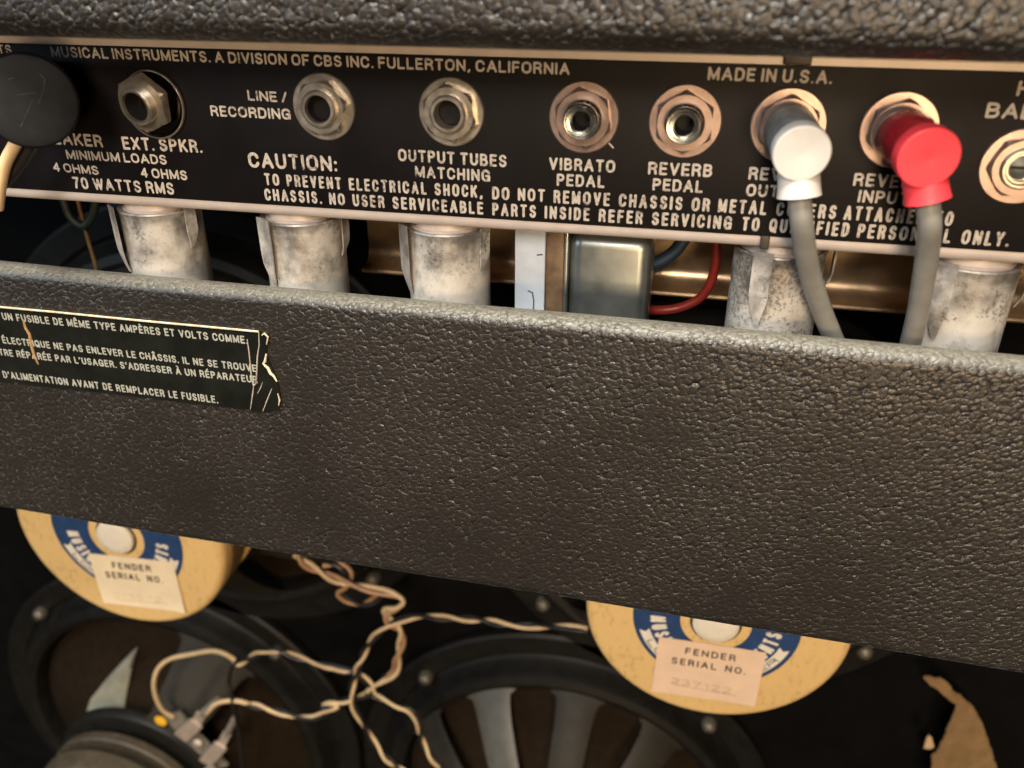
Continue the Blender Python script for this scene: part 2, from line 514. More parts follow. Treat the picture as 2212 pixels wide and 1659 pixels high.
# engraved lettering: every glyph is a set of centre lines in a unit cell, drawn with a round-ended stroke
def _arc(cx, cy, rx, ry, a0, a1, n=9):
    return [(cx+rx*math.cos(math.radians(a0+(a1-a0)*i/n)), cy+ry*math.sin(math.radians(a0+(a1-a0)*i/n))) for i in range(n+1)]
_O = _arc(.5, .66, .5, .34, 0, 180)+_arc(.5, .34, .5, .34, 180, 360)+[(1, .66)]
_S = _arc(.5, .74, .46, .26, 20, 180, 8)+[(.06, .68), (.2, .575), (.5, .51), (.8, .44), (.97, .33)]+_arc(.5, .27, .48, .27, 0, -165, 9)
GLYPH = {
 'A': (.74, [[(0, 0), (.5, 1)], [(.5, 1), (1, 0)], [(.19, .33), (.81, .33)]]),
 'B': (.60, [[(0, 0), (0, 1)], [(0, 1), (.5, 1)]+_arc(.5, .765, .42, .235, 90, -90)[1:]+[(0, .53)], [(.5, .53)]+_arc(.52, .265, .48, .265, 90, -90)[1:]+[(0, 0)]]),
 'C': (.66, [_arc(.5, .66, .5, .34, 14, 180)+_arc(.5, .34, .5, .34, 180, 346)]),
 'D': (.64, [[(0, 0), (0, 1)], [(0, 1), (.42, 1)]+_arc(.42, .62, .58, .38, 90, 0)[1:]+_arc(.42, .38, .58, .38, 0, -90)+[(0, 0)]]),
 'E': (.52, [[(1, 1), (0, 1)], [(0, 1), (0, 0)], [(0, 0), (1, 0)], [(0, .52), (.88, .52)]]),
 'F': (.50, [[(1, 1), (0, 1)], [(0, 1), (0, 0)], [(0, .5), (.86, .5)]]),
 'G': (.68, [_arc(.5, .66, .5, .34, 18, 180)+_arc(.5, .34, .5, .34, 180, 360)+[(1, .46)], [(1, .46), (.56, .46)], [(1, .46), (1, 0.02)]]),
 'H': (.64, [[(0, 0), (0, 1)], [(1, 0), (1, 1)], [(0, .51), (1, .51)]]),
 'I': (.0, [[(0, 0), (0, 1)]]),
 'K': (.62, [[(0, 0), (0, 1)], [(.96, 1), (0, .36)], [(.32, .58), (1, 0)]]),
 'L': (.50, [[(0, 1), (0, 0)], [(0, 0), (1, 0)]]),
 'M': (.82, [[(0, 0), (0, 1)], [(0, 1), (.5, .08)], [(.5, .08), (1, 1)], [(1, 1), (1, 0)]]),
 'N': (.66, [[(0, 0), (0, 1)], [(0, 1), (1, 0)], [(1, 0), (1, 1)]]),
 'O': (.70, [_O]),
 'P': (.58, [[(0, 0), (0, 1)], [(0, 1), (.52, 1)]+_arc(.52, .735, .48, .265, 90, -90)[1:]+[(0, .47)]]),
 'Q': (.70, [_O, [(.58, .26), (1.02, -.06)]]),
 'R': (.60, [[(0, 0), (0, 1)], [(0, 1), (.5, 1)]+_arc(.5, .745, .48, .255, 90, -90)[1:]+[(0, .49)], [(.5, .49), (.78, .44), (.9, .3), (1.0, 0)]]),
 'S': (.60, [_S]),
 'T': (.60, [[(0, 1), (1, 1)], [(.5, 1), (.5, 0)]]),
 'U': (.64, [[(0, 1), (0, .34)]+_arc(.5, .34, .5, .34, 180, 360)[1:]+[(1, 1)]]),
 'V': (.66, [[(0, 1), (.5, 0)], [(.5, 0), (1, 1)]]),
 'W': (.98, [[(0, 1), (.26, 0)], [(.26, 0), (.5, .94)], [(.5, .94), (.74, 0)], [(.74, 0), (1, 1)]]),
 'X': (.64, [[(0, 0), (1, 1)], [(0, 1), (1, 0)]]),
 'Y': (.64, [[(0, 1), (.5, .47)], [(1, 1), (.5, .47)], [(.5, .47), (.5, 0)]]),
 '0': (.56, [_O]),
 '1': (.28, [[(0, .78), (.9, 1), (.9, 0)]]),
 '2': (.56, [_arc(.5, .72, .46, .28, 165, -20, 8)+[(.5, .32), (0, 0)], [(0, 0), (1, 0)]]),
 '3': (.54, [_arc(.45, .76, .42, .24, 150, -80, 8), _arc(.45, .27, .48, .27, 85, -155, 9)]),
 '4': (.60, [[(.74, 0), (.74, 1)], [(.74, 1), (0, .28)], [(0, .28), (1, .28)]]),
 '5': (.54, [[(.9, 1), (.1, 1)], [(.1, 1), (.05, .55)]+_arc(.45, .32, .5, .32, 130, -150, 9)]),
 '7': (.54, [[(0, 1), (1, 1)], [(1, 1), (.55, .5), (.34, 0)]]),
 '.': (.0, [[(0, 0), (0, .015)]]),
 ',': (.10, [[(.8, .03), (0, -.14)]]),
 ':': (.0, [[(0, 0.03), (0, .045)], [(0, .6), (0, .615)]]),
 '/': (.38, [[(0, -.05), (1, 1.05)]]),
 "'": (.05, [[(1, 1), (0, .78)]]),
}
ACC = {'É': ('E', [[(.4, 1.2), (.75, 1.36)]]), 'È': ('E', [[(.25, 1.36), (.6, 1.2)]]), 'Ê': ('E', [[(.2, 1.2), (.5, 1.36)], [(.5, 1.36), (.8, 1.2)]]),
       'À': ('A', [[(.3, 1.36), (.6, 1.2)]]), 'Â': ('A', [[(.25, 1.2), (.5, 1.36)], [(.5, 1.36), (.75, 1.2)]])}

def stroke_text(body, L, H, t, gap=0.20, word=0.52):
    """Outline mesh of a line of lettering L wide and H tall: (x, y, layer) points and faces."""
    t *= H
    items, fixed, wsum = [], 0.0, 0.0
    prev = None
    for chx in body:
        if chx == ' ':
            fixed += word*H
            prev = None
            items.append((None, word*H))
            continue
        base, acc = ACC.get(chx, (chx, []))
        w, pl = GLYPH[base]
        if prev is not None:
            fixed += gap*H
            items.append((None, gap*H))
        fixed += t
        wsum += w
        items.append((w, pl+acc))
        prev = chx
    k = max(0.15*H, (L-fixed)/max(wsum, 1e-6)) if wsum > 0 else H
    V, F = [], []
    x, lay = 0.0, 0
    hy = H-t
    for w, pl in items:
        if w is None:
            x += pl
            continue
        for line in pl:
            jx = (random.random()-.5)*0.012*H
            q = [Vector((x+t/2+px*w*k+jx, t/2+py*hy)) for px, py in line]
            lay += 1
            r = t/2*(0.95+0.1*random.random())
            n = len(q)
            dirs = [(q[min(i+1, n-1)]-q[max(i-1, 0)]).normalized() for i in range(n)]
            if n > 4 and (q[0]-q[-1]).length < 0.05*H:
                dirs[0] = dirs[-1] = (q[1]-q[-2]).normalized()
            o = len(V)
            for i in range(n):
                nn = Vector((-dirs[i].y, dirs[i].x))
                V.append((q[i].x+nn.x*r, q[i].y+nn.y*r, lay))
                V.append((q[i].x-nn.x*r, q[i].y-nn.y*r, lay))
            for i in range(n-1):
                F.append((o+2*i, o+2*i+1, o+2*i+3, o+2*i+2))
            closed = n > 4 and (q[0]-q[-1]).length < 0.05*H
            for end, d in (() if closed else ((0, -dirs[0]), (n-1, dirs[-1]))):
                nn = Vector((-d.y, d.x))
                cap = []
                for m_ in range(6):
                    a_ = PI*m_/5
                    p = q[end]+nn*(r*math.cos(a_))+d*(r*math.sin(a_))
                    cap.append(len(V))
                    V.append((p.x, p.y, lay))
                F.append(tuple(cap))
        x += w*k+t
    return V, F, x

def lettering(name, body, p0, p1, height, mat, parent, origin=(0, 0, 0), t=0.165, normal=-0.06, gap=0.17, word=0.42):
    """A printed line from p0 to p1 (baseline ends, mm), letters of the given height."""
    p0, p1 = Vector(p0), Vector(p1)
    L = (p1-p0).length
    v, f, tot = stroke_text(body, L, height, t, gap, word)
    ex = (p1-p0)/tot
    s = Shape()
    s.add([p0+ex*x+Vector((0, normal-0.002*(lay % 5), y)) for x, y, lay in v], f, False)
    return s.build(name, mat, parent, origin)

# ------------------------------------------------------------------ the cabinet
cab = thing('amplifier_cabinet', 'black painted amplifier cabinet with a textured vinyl rail along the top and speakers inside', 'cabinet')
def round_rect(y0, y1, z0, z1, r, seg=6):
    out = []
    for cy, cz, a in ((y1-r, z1-r, 0), (y0+r, z1-r, 90), (y0+r, z0+r, 180), (y1-r, z0+r, 270)):
        for k in range(seg+1):
            t = math.radians(a+90*k/seg)
            out.append((cy+r*math.cos(t), cz+r*math.sin(t)))
    return out
s = Shape()
s.prism_x(round_rect(-38, 200, 48.6, 68, 6.5), -420, 260, 20)
s.build('top_rail', 'vinyl_top', cab)
Shape().box((-640, 166, -620), (320, 184, 47)).build('baffle_board', 'black_wood', cab)
Shape().box((-640, -20, -640), (320, 166, -622)).build('floor_board', 'black_wood', cab)
Shape().box((322, -20, -640), (338, 184, 47)).build('side_board', 'black_wood', cab)
Shape().box((-658, -20, -640), (-642, 184, 47)).build('side_board', 'black_wood', cab)

# ------------------------------------------------------------------ the chassis
ch = thing('amplifier_chassis', 'long metal chassis with a black printed faceplate and a row of sockets', 'chassis')
HZ = 43.2
# bent steel: back flange, rounded lip, bottom pan
prof = [(1.6, HZ+3.2), (0.0, HZ+3.2), (0.0, -1.0)]
for k in range(1, 9):
    a = math.radians(180+90*k/8)
    prof.append((2.6+2.6*math.cos(a), -1.0+2.6*math.sin(a)))
prof += [(66, -3.6), (66, -2.0), (2.6, -2.0), (1.6, -1.0)]
Shape().prism_x(prof, -400, 240, 1).build('chassis_pan', 'trim', ch)
pl = Shape().box((-400, -0.5, 0.0), (240, -0.02, HZ), 0.15).build('faceplate', 'plate', ch)
# inner rail that shows behind the shields
prof = [(66, -2), (62, -2), (62, -32.5)]
for k in range(1, 10):
    t_ = math.radians(90*k/9)
    prof.append((62-6*(1-math.cos(t_)), -32.5-6*math.sin(t_)))
prof += [(53.5, -38.7), (53.0, -39.4), (53.5, -40.1), (57, -40.1), (66, -36)]
Shape().prism_x(prof, -117, 118, 1).build('inner_rail', 'gold', ch)

def P0(u, v):
    return at(u, v, -0.5)
LINES = [
 ('MUSICAL INSTRUMENTS. A DIVISION OF CBS INC. FULLERTON, CALIFORNIA', (112.8, 123.1), (1230.5, 162.1), 23.5),
 ('TS', (-2, 116.0), (27, 116.5), 19.5),
 ('LINE /', (536.4, 217), (621.5, 222), 22.6),
 ('RECORDING', (456.6, 250.7), (629, 258.7), 23.3),
 ('SPEAKER', (75, 308.5), (223.8, 318.6), 26.5),
 ('EXT. SPKR.', (267.2, 322.9), (438.2, 330.7), 28.0),
 ('MINIMUM LOADS', (145.7, 343.7), (361.8, 355.9), 20.5),
 ('4 OHMS', (117, 369.8), (215.1, 378.5), 19.5),
 ('4 OHMS', (306.2, 382.8), (406, 389.7), 21.0),
 ('70 WATTS RMS', (160.4, 407), (378.3, 421), 25.5),
 ('CAUTION:', (538.5, 361.6), (729.5, 371.1), 33.0),
 ('TO PREVENT ELECTRICAL SHOCK,', (573.3, 399.8), (1043, 428.0), 26.0),
 ('DO NOT', (1063.3, 430.3), (1177, 436.5), 27.5),
 ('REMOVE CHASSIS OR', (1195.4, 438.6), (1532, 457.8), 28.5),
 ('METAL COVERS', (1549.8, 458.6), (1804, 473.5), 30.0),
 ('ATTACHED TO', (1820.6, 474.8), (2055.4, 488.6), 31.5),
 ('CHASSIS.', (573.3, 432.8), (696.5, 440.6), 26.0),
 ('NO USER SERVICEABLE', (712.2, 442.0), (1044.2, 463.6), 26.3),
 ('PARTS INSIDE', (1063.3, 465.3), (1273.5, 477.6), 27.5),
 ('REFER SERVICING', (1292.6, 479.2), (1579.3, 496.3), 28.5),
 ('TO QUALIFIED', (1601, 497.8), (1831.9, 511.5), 30.0),
 ('PERSONNEL ONLY.', (1849.7, 513.6), (2177.8, 533.3), 31.0),
 ('OUTPUT TUBES', (861, 347.7), (1094.6, 361.6), 26.3),
 ('MATCHING', (897.5, 383.3), (1059, 392.8), 25.5),
 ('VIBRATO', (1186, 366.5), (1328.2, 373.4), 27.0),
 ('PEDAL', (1202.3, 401.2), (1305.6, 406.0), 26.5),
 ('REVERB', (1399.4, 376.9), (1537.4, 382.8), 27.8),
 ('PEDAL', (1408.9, 411.2), (1517.4, 416.9), 26.5),
 ('REVERB', (1615.7, 388), (1760, 395), 28.0),
 ('OUTPUT', (1610.5, 423.6), (1752, 431), 27.0),
 ('REVERB', (1841.9, 401.2), (1994, 409), 28.5),
 ('INPUT', (1851.4, 437), (1961, 443), 27.5),
 ('MADE IN U.S.A.', (1528, 172.8), (1796.3, 181.9), 29.0),
 ('HUM', (2194, 207), (2312, 212), 33.0),
 ('BALANCE', (2126.3, 254.5), (2381, 265), 34.0),
]
CAUTION_LINES = {r[0] for r in LINES[11:22]}
for body, a, b, hpx in LINES:
    pa, pb = P0(*a), P0(*b)
    top = P0(a[0], a[1]-hpx)
    wide = body in CAUTION_LINES
    lettering('lettering', body, pa, pb, abs(top.z-pa.z), 'print', ch, t=0.195 if wide else 0.195, gap=0.195 if wide else 0.165, word=0.66 if wide else 0.46)
# dark bits of tape over the trims
for (u0, u1, v0, v1) in ((1692, 1758, 100, 139), (1640, 1664, 508, 536)):
    a, b = at(u0, v1, -0.6), at(u1, v0, -0.6)
    Shape().box((a.x, -1.6, min(a.z, b.z)), (b.x, -0.55, max(a.z, b.z)), 0.35).build('edge_clip', 'clip', ch)

JZ = 28.96
Shape().tube([at(u, v, -0.62) for u, v in ((1312, 306), (1318, 312), (1325, 320))], 0.22, 6).build('scratch', 'print', ch)
def jack(x, z, kind, label=None, tilt=None, nutrot=0.0):
    mt = tilt or Matrix.Identity(3)
    o = (x, -0.5, z)
    if kind == 'quarter':
        b = Shape().lathe([(2.9, -14), (3.55, -14), (3.55, 4.2), (3.75, 4.75), (4.5, 4.75), (5.05, 4.3), (5.05, 3.8), (4.85, 3.7), (5.05, 3.5), (5.05, 0.1)], o, mat=mt)
        j = b.build('jack', 'steel', ch)
        Shape().lathe([(3.54, -14), (0.05, -14)], o, mat=mt).lathe([(3.5, 3.4 if x < -90 else 0.5), (3.5, -14)], o, mat=mt).build('socket_hole', 'hole', j)
        Shape().hexnut(7.75, 5.06, 0.9, 3.3, o, nutrot, mt).build('nut', 'steel', j)
        wm = Matrix.Identity(3)
        Shape().lathe([(5.1, 0.05), (9.1, 0.05), (9.1, 0.55), (8.8, 0.85), (5.1, 0.85)], o, mat=wm).build('washer', 'steel', j)
    elif kind == 'tilted':
        b = Shape().lathe([(4.0, -10), (4.0, 7.2), (4.2, 7.7), (4.8, 7.7), (5.2, 7.3)] + sum([[(5.2, 7.0-0.55*k), (4.9, 6.75-0.55*k)] for k in range(11)], []) + [(5.1, 0.3)], o, mat=mt)
        j = b.build('jack', 'steel', ch)
        Shape().lathe([(3.98, -8), (0.05, -8)], o, mat=mt).lathe([(3.95, 6.6), (3.95, -8)], o, mat=mt).build('socket_hole', 'hole', j)
        Shape().hexnut(8.6, 5.2, 2.3, 4.8, o, nutrot, mt).build('nut', 'steel', j)
        Shape().lathe([(5.1, 0.06), (8.5, 0.06), (9.4, 0.3), (9.5, 0.9), (9.2, 1.25), (8.7, 1.1), (8.2, 0.6), (4.0, 0.6)], (x+0.9, -0.5, z-1.2)).build('washer', 'black_chrome', j)
        Shape().lathe([(9.45, 0.4), (9.75, 0.7), (9.6, 1.3), (9.2, 1.35), (9.1, 1.0)], (x+0.9, -0.5, z-1.2)).build('washer_rim', 'steel', j)
    else:
        b = Shape().lathe([(2.35, -6), (2.35, 6.6), (2.6, 6.9)] + [(3.1, 6.5), (3.6, 6.6), (3.9, 7.15), (4.25, 7.2), (4.55, 6.8), (4.55, 4.6), (4.9, 4.2), (5.15, 3.2), (5.15, 0.1)], o, mat=mt)
        j = b.build('jack', 'nickel', ch)
        Shape().lathe([(2.34, -5), (0.05, -5)], o, mat=mt).lathe([(2.33, 5.6), (2.33, -5)], o, mat=mt).build('socket_hole', 'hole', j)
        Shape().hexnut(7.9, 5.16, 0.9, 3.0, o, nutrot, mt).build('nut', 'washer', j)
        Shape().lathe([(5.2, 0.05), (9.25, 0.05), (9.25, 0.5), (8.95, 0.8), (5.2, 0.8)], o).build('washer', 'washer', j)
    if label:
        j['label'] = label
    return j
exts = at(330, 215, 0)
jack(exts.x, exts.z, 'tilted', 'tilted steel jack under which a dark washer hangs loose',
     Matrix.Rotation(math.radians(7), 3, 'X') @ Matrix.Rotation(math.radians(-6), 3, 'Z'), math.radians(24))
JX = [-101.95, -65.35, -29.4, -3.33, 22.16, 48.36]
jack(JX[0], JZ, 'quarter', 'steel jack beside the line recording lettering', None, math.radians(10))
jack(JX[1], JZ, 'quarter', 'steel jack above the output tubes lettering', None, math.radians(38))
jack(JX[2], JZ, 'phono', 'small phono jack above the vibrato lettering', None, math.radians(40))
jack(JX[3], JZ, 'phono', 'small phono jack above the reverb pedal lettering', None, math.radians(30))
jack(JX[4], JZ, 'phono', 'phono jack behind the white plug', None, math.radians(28))
jack(JX[5], JZ, 'phono', 'phono jack behind the red plug', None, math.radians(20))
hb = at(2200, 358, 0)
o = (hb.x, -0.5, hb.z)
j = Shape().lathe([(0.05, 1.2), (3.2, 1.2), (3.2, 3.0), (3.6, 3.0), (4.0, 3.6), (4.5, 3.6), (5.0, 3.2), (5.0, 0.1)], o).build('balance_control', 'steel', ch)
j['label'] = 'slotted shaft control cut off by the right edge'
Shape().hexnut(7.6, 5.02, 0.9, 2.7, o, math.radians(5)).build('nut', 'washer', j)
Shape().lathe([(5.1, 0.05), (9.2, 0.05), (9.2, 0.5), (8.9, 0.85), (5.1, 0.85)], o).build('washer', 'washer', j)
Shape().lathe([(0.05, 1.7), (2.6, 1.7), (2.9, 1.5), (2.9, 1.2)], o).build('shaft', 'bell_dark', j)
Shape().box((hb.x-2.4, -2.35, hb.z-0.35), (hb.x+2.4, -2.22, hb.z+0.35)).build('slot', 'hole', j)

# ------------------------------------------------------------------ phono plugs
def phono(name, u, v, us, vs, capR, label, body, cap, sleeve, pathuv, ang):
    t = thing(name, label, 'audio cable', group='cables plugged into the reverb sockets')
    c = at(u, v, -22)
    jx = JX[4] if 'white' in label else JX[5]
    base = Vector((jx, -6.2, JZ))
    tip = Vector((c.x, -20.0, c.z))
    axis = (tip-base)
    L = axis.length
    q = axis.to_track_quat('-Y', 'Z').to_matrix()      # local -y runs along the plug
    q = Matrix((Vector((1, 0, 0)), Vector((0, 1, 0)), Vector((0, 0, 1)))).transposed() if L == 0 else q
    ry = Vector((0, -1, 0)).rotation_difference(axis.normalized()).to_matrix()
    Shape().lathe([(4.8, 0), (6.0, 0.0), (6.25, 0.5), (6.25, L*0.6), (6.1, L)], base, mat=ry).build('plug_shell', body, t)
    bk = Shape().lathe([(5.9, -0.6), (capR-0.3, -0.6), (capR, -0.2), (capR, 3.75), (capR-0.3, 4.05), (1.0, 4.05), (0.7, 4.0), (0.05, 4.0)], tip, mat=ry).build('plug_cap', cap, t)
    e = at(us, vs, -21.5)
    d = (e-tip)
    pts = [tip+Vector((0, 2.6, 0))+d*k for k in (0.1, 0.45, 0.7, 0.85, 0.96, 1.0)]
    Shape().tube(pts, lambda s_: 4.7+0.5*s_, 36).build('strain_relief', sleeve, t)
    path = [tip+Vector((0, 2.6, 0))+d*0.9]+[at(uu, vv, yy) for uu, vv, yy in pathuv]
    Shape().tube(smooth_path(path, 10), lambda s_: 2.75, 20).build('cable', 'grey_cable', t)
    return t
phono('phono_cable', 1728, 325, 1728, 430, 6.5, 'grey cable with a white right-angle phono plug in the reverb output socket', 'grey_metal', 'white_plastic', 'white_plastic',
      [(1731, 470, -19), (1738, 530, -15), (1752, 600, -9), (1775, 670, -3), (1802, 735, 3), (1830, 800, 9), (1840, 900, 14)], 0)
phono('phono_cable', 1998, 335, 2009, 440, 6.85, 'grey cable with a bright red right-angle phono plug in the reverb input socket', 'red_shaded', 'red_plastic', 'red_plastic',
      [(2008, 480, -18.5), (2004, 540, -14), (1994, 610, -9), (1980, 690, -3), (1966, 745, 2), (1952, 810, 7), (1945, 900, 12)], 0)

# ------------------------------------------------------------------ speaker plug at the left edge
t = thing('speaker_plug', 'large round black rubber plug with cream and black leads at the left edge', 'plug')
c = at(62, 219, -26)
k0 = at(120, 228, 0)
base = Vector((k0.x-6, -1.5, JZ))
ax = c-base
ry = Vector((0, -1, 0)).rotation_difference(ax.normalized()).to_matrix()
L = ax.length
Shape().lathe([(0.05, 0.05), (9.5, 0.05), (10.2, 0.8), (10.4, L*0.5), (12.0, L*0.7), (12.4, L-4), (12.2, L-1.4), (11.6, L-0.4), (10.2, L), (5, L+0.25), (0.05, L+0.3)], base, mat=ry, seg=56).build('plug_body', 'rubber', t)
for pts in (((36, 205), (55, 203), (76, 200)), ((45, 272), (58, 244), (70, 216)), ((18, 172), (24, 169), (30, 168)), ((84, 160), (96, 172), (94, 196), (82, 226))):
    q = []
    for u, v in pts:
        p = ry.transposed() @ (at(u, v, -26.3)-base)
        p.y = -(L+0.22-0.25*(p.xz.length/11)**2)
        q.append(base+ry @ p)
    Shape().tube(q, 0.10, 5).build('scratch', 'scuff', t)
Shape().tube(smooth_path([at(u, v, -22) for u, v in ((70, 268), (45, 292), (27, 322), (12, 352), (2, 390), (-6, 450))], 8), 1.75, 14).build('cream_lead', 'cream_wire', t)
Shape().tube(smooth_path([at(u, v, -19) for u, v in ((82, 285), (62, 325), (40, 362), (12, 392), (-15, 410))], 8), 1.7, 14).build('black_lead', 'black_wire', t)

# ------------------------------------------------------------------ tube shields
def tube_shield(x, label, rot, y=14.0):
    t = thing('tube_shield', label, 'tube shield', (x, y, -3.7), 'metal tube shields hanging under the chassis', (0, 0, rot))
    Shape().lathe([(8.5, 0.05), (10.6, 0.05), (10.6, 2.2), (11.3, 2.6), (11.3, 4.5)], axis='-z', seg=40).build('socket_collar', 'trim', t)
    Shape().lathe([(11.4, 3.0), (12.9, 2.7), (13.1, 3.2), (12.75, 3.9), (12.65, 6.0), (12.65, 56), (12.2, 58), (9, 59.5), (6, 59.6)], axis='-z', seg=48).build('can', 'shield_speckled' if 'speckled' in label else 'shield', t)
    for a0, wd, ln in ((math.radians(229), 0.36, 22.0), (math.radians(338), 0.26, 14.0)):
        sh = Shape()
        vs, fs = [], []
        rows = 9
        for i in range(rows+1):
            q = i/rows
            r = 15.0-0.3*q-1.7*max(0, (q-0.62)/0.38)**1.4
            w = wd*(1-0.75*max(0, (q-0.62)/0.38))
            for dr in (0, 0.5):
                for k in (-1, 1):
                    a = a0+k*w*0.5
                    vs.append(((r+dr)*math.cos(a), (r+dr)*math.sin(a), -1.0-ln*q))
        for i in range(rows):
            b, n = i*4, i*4+4
            fs += [(b+2, b+3, n+3, n+2), (b, n, n+1, b+1), (b, b+2, n+2, n), (b+1, n+1, n+3, b+3)]
        fs += [(0, 1, 3, 2), (rows*4, rows*4+2, rows*4+3, rows*4+1)]
        sh.add(vs, fs)
        sh.build('spring_ear', 'shield', t)
    return t
for x, lb, r in ((-169.0, 'chalky grey tube shield nearest the black speaker plug', 0.0),
                 (-119.3, 'tube shield second from the left, below the caution lettering', 0.25),
                 (-71.6, 'stained tube shield just left of the transformer', -0.12),
                 (26.3, 'heavily speckled tube shield behind the cable of the white plug', 0.35),
                 (76.5, 'pale tube shield behind the cable of the red plug', 0.1)):
    tube_shield(x, lb, r)

# ------------------------------------------------------------------ transformer
t = thing('small_transformer', 'small steel transformer with a rounded bell between the tube shields', 'transformer', (-31, 18, -4))
Shape().box((-20.0, -3.2, -62), (-10.6, 20, -1.0), 0.3).build('core_face', 'core_white', t)
Shape().box((-10.5, -2.2, -62), (-4.9, 20, -1.2), 0.5).build('core_stack', 'core_brown', t)
Shape().box((-4.8, -2.9, -60), (-3.6, 20, -3.2), 0.4).build('bell_flange', 'bell', t)
bm = bmesh.new()
bmesh.ops.create_cube(bm, size=1)
for v in bm.verts:
    v.co = Vector((-3.5+(v.co.x+.5)*25, -2.6+(v.co.y+.5)*24, -62+(v.co.z+.5)*58.2))
bmesh.ops.bevel(bm, geom=bm.edges[:], offset=4.2, segments=6, affect='EDGES', profile=0.5)
s = Shape()
bm.verts.index_update()
s.add([v.co for v in bm.verts], [[v.index for v in f.verts] for f in bm.faces])
bm.free()
s.build('end_bell', 'bell', t)
Shape().lathe([(0.05, 1.5), (2.2, 1.5), (3.0, 0.9), (3.3, 0.0), (3.3, -1.0)], (-17.5, -4.0, -1.2), '-z', 24).build('mounting_bolt', 'steel', t)
mk = Shape()
for pts in (((1140, 628), (1150, 632), (1153, 650), (1152, 668), (1154, 690)), ((1160, 551), (1172, 550))):
    mk.tube([at(u, v, 14.72)-Vector((-31, 18, -4)) for u, v in pts], 0.22, 6)
mk.build('pen_mark', 'ink', t)

# ------------------------------------------------------------------ wires under the chassis
def wire(name, pts, r, mat, label, seg=12):
    o = Shape().tube(smooth_path([at(*p) for p in pts], 9), r, seg).build(name, mat)
    return tag(o, label, 'wire')
wire('red_wire', [(1546, 480, 34), (1548, 540, 34), (1545, 575, 34), (1533, 615, 34), (1510, 645, 34), (1470, 664, 34), (1430, 670, 34), (1390, 668, 36)], 1.5, 'red_wire', 'red wire curving down from the chassis beside the transformer')
wire('blue_wire', [(1496, 480, 44), (1478, 516, 42), (1455, 545, 40), (1425, 565, 38), (1390, 578, 36)], 2.2, 'blue_wire', 'dark blue wire running from the chassis to the transformer')
wire('green_wire', [(132, 410, 45), (140, 440, 45), (152, 468, 45), (178, 488, 45), (198, 470, 45), (206, 440, 45), (206, 410, 45)], 1.5, 'green_wire', 'dull green wire loop hanging left of the first tube shield')
wire('brown_wire', [(164, 415, 48), (172, 450, 48), (182, 485, 48), (194, 530, 48), (208, 580, 48), (214, 640, 48)], 0.8, 'brown_wire', 'thin brown wire hanging through the green wire loop')

# ------------------------------------------------------------------ the vinyl back panel
PN_ROT = math.radians(-1.49)
bp_ = thing('back_panel', 'wide black vinyl covered back panel with a torn black warning label', 'panel', (-60, -10.1, 0), None, (0, 0, PN_ROT))
NX = 60
def wav(x, y, z):
    return (x, y+0.25*math.sin(x*0.021+1.3)+0.12*math.sin(x*0.06+z*0.05), z+0.25*math.sin(x*0.017))
Shape().prism_x(round_rect(0, 9.4, -127.6, -25.0, 4.3, 8), -330, 230, NX, True, wav).build('vinyl_board', 'vinyl', bp_)

PM = Matrix.Rotation(PN_ROT, 3, 'Z')
PO = Vector((-60, -10.1, 0))
PNN = PM @ Vector((0, -1, 0))
def onp(u, v, off=0.45):
    """Point of the panel's front face, in the panel's own coordinates, shown at u, v."""
    d = RGT*((u-U0)/F_PX) + DWN*((v-V0)/F_PX) + FWD
    o = PO+PNN*off
    tt = (o-CAM).dot(PNN)/d.dot(PNN)
    return PM.transposed() @ (CAM+d*tt-PO)
OUT = [(-260, 626), (0, 662), (120, 673), (300, 691), (440, 704), (559, 715.3), (566, 719), (580, 722), (577, 742), (575, 768), (587, 791), (598, 820), (607, 862), (604, 884), (580, 889), (559, 890), (540, 885.4), (380, 867), (190, 845), (0, 822.9), (-260, 790)]
lo = [onp(u, v) for u, v in OUT]
yl = lo[0].y
lab = Shape().slab([(p.x, p.z) for p in lo], 0.35, yl).build('warning_label', 'decal', bp_)
lab['label'] = 'black warning label with French lettering and a crumpled right end'
def strip_on(pts, w, mat, name, off=0.60, th=0.14):
    s_ = Shape()
    q = [onp(u, v, off) for u, v in pts]
    s_.tube(q, lambda t_: w*(0.45+0.55*math.sin(PI*min(1, max(0.06, t_*0.94+0.03)))), 6)
    return s_.build(name, mat, lab)
q = [onp(u, v+1.2, 0.5) for u, v in OUT[0:6]]
Shape().tube(q, 0.34, 6).build('foil_edge', 'foil', lab)
for body, a, b, h in (("À UN FUSIBLE DE MÊME TYPE AMPÈRES ET VOLTS COMME.", (-12, 688.8), (536, 743), 15.6),
                      ("ÉLECTRIQUE NE PAS ENLEVER LE CHÂSSIS. IL NE SE TROUVE", (7, 741.3), (555.5, 803.8), 14.6),
                      ("TRE RÉPARÉE PAR L'USAGER. S'ADRESSER À UN RÉPARATEUR", (0, 767.3), (557.3, 828), 14.4),
                      ("D'ALIMENTATION AVANT DE REMPLACER LE FUSIBLE.", (8.7, 815.9), (472.2, 871.5), 14.8)):
    pa, pb = onp(*a), onp(*b)
    top = onp(a[0], a[1]-h)
    # the accents reach above the capitals: the line is set by its own capital height
    lettering('lettering', body, pa, pb, abs(top.z-pa.z), 'print_dull', lab, t=0.19, gap=0.15, word=0.55)
strip_on([(50, 690), (55, 708), (64, 722), (68, 745), (74, 768), (83, 787)], 0.52, 'scratch', 'scratch', 0.45)
strip_on([(534, 733), (538, 760), (541, 790), (543, 815), (548, 833), (553, 828), (555, 800), (556, 770), (560, 745), (559, 718)], 0.28, 'crease', 'crease')
strip_on([(548, 833), (546, 850), (541, 884)], 0.24, 'crease', 'crease')
strip_on([(587, 840), (578, 862), (568, 888)], 0.22, 'crease', 'crease')
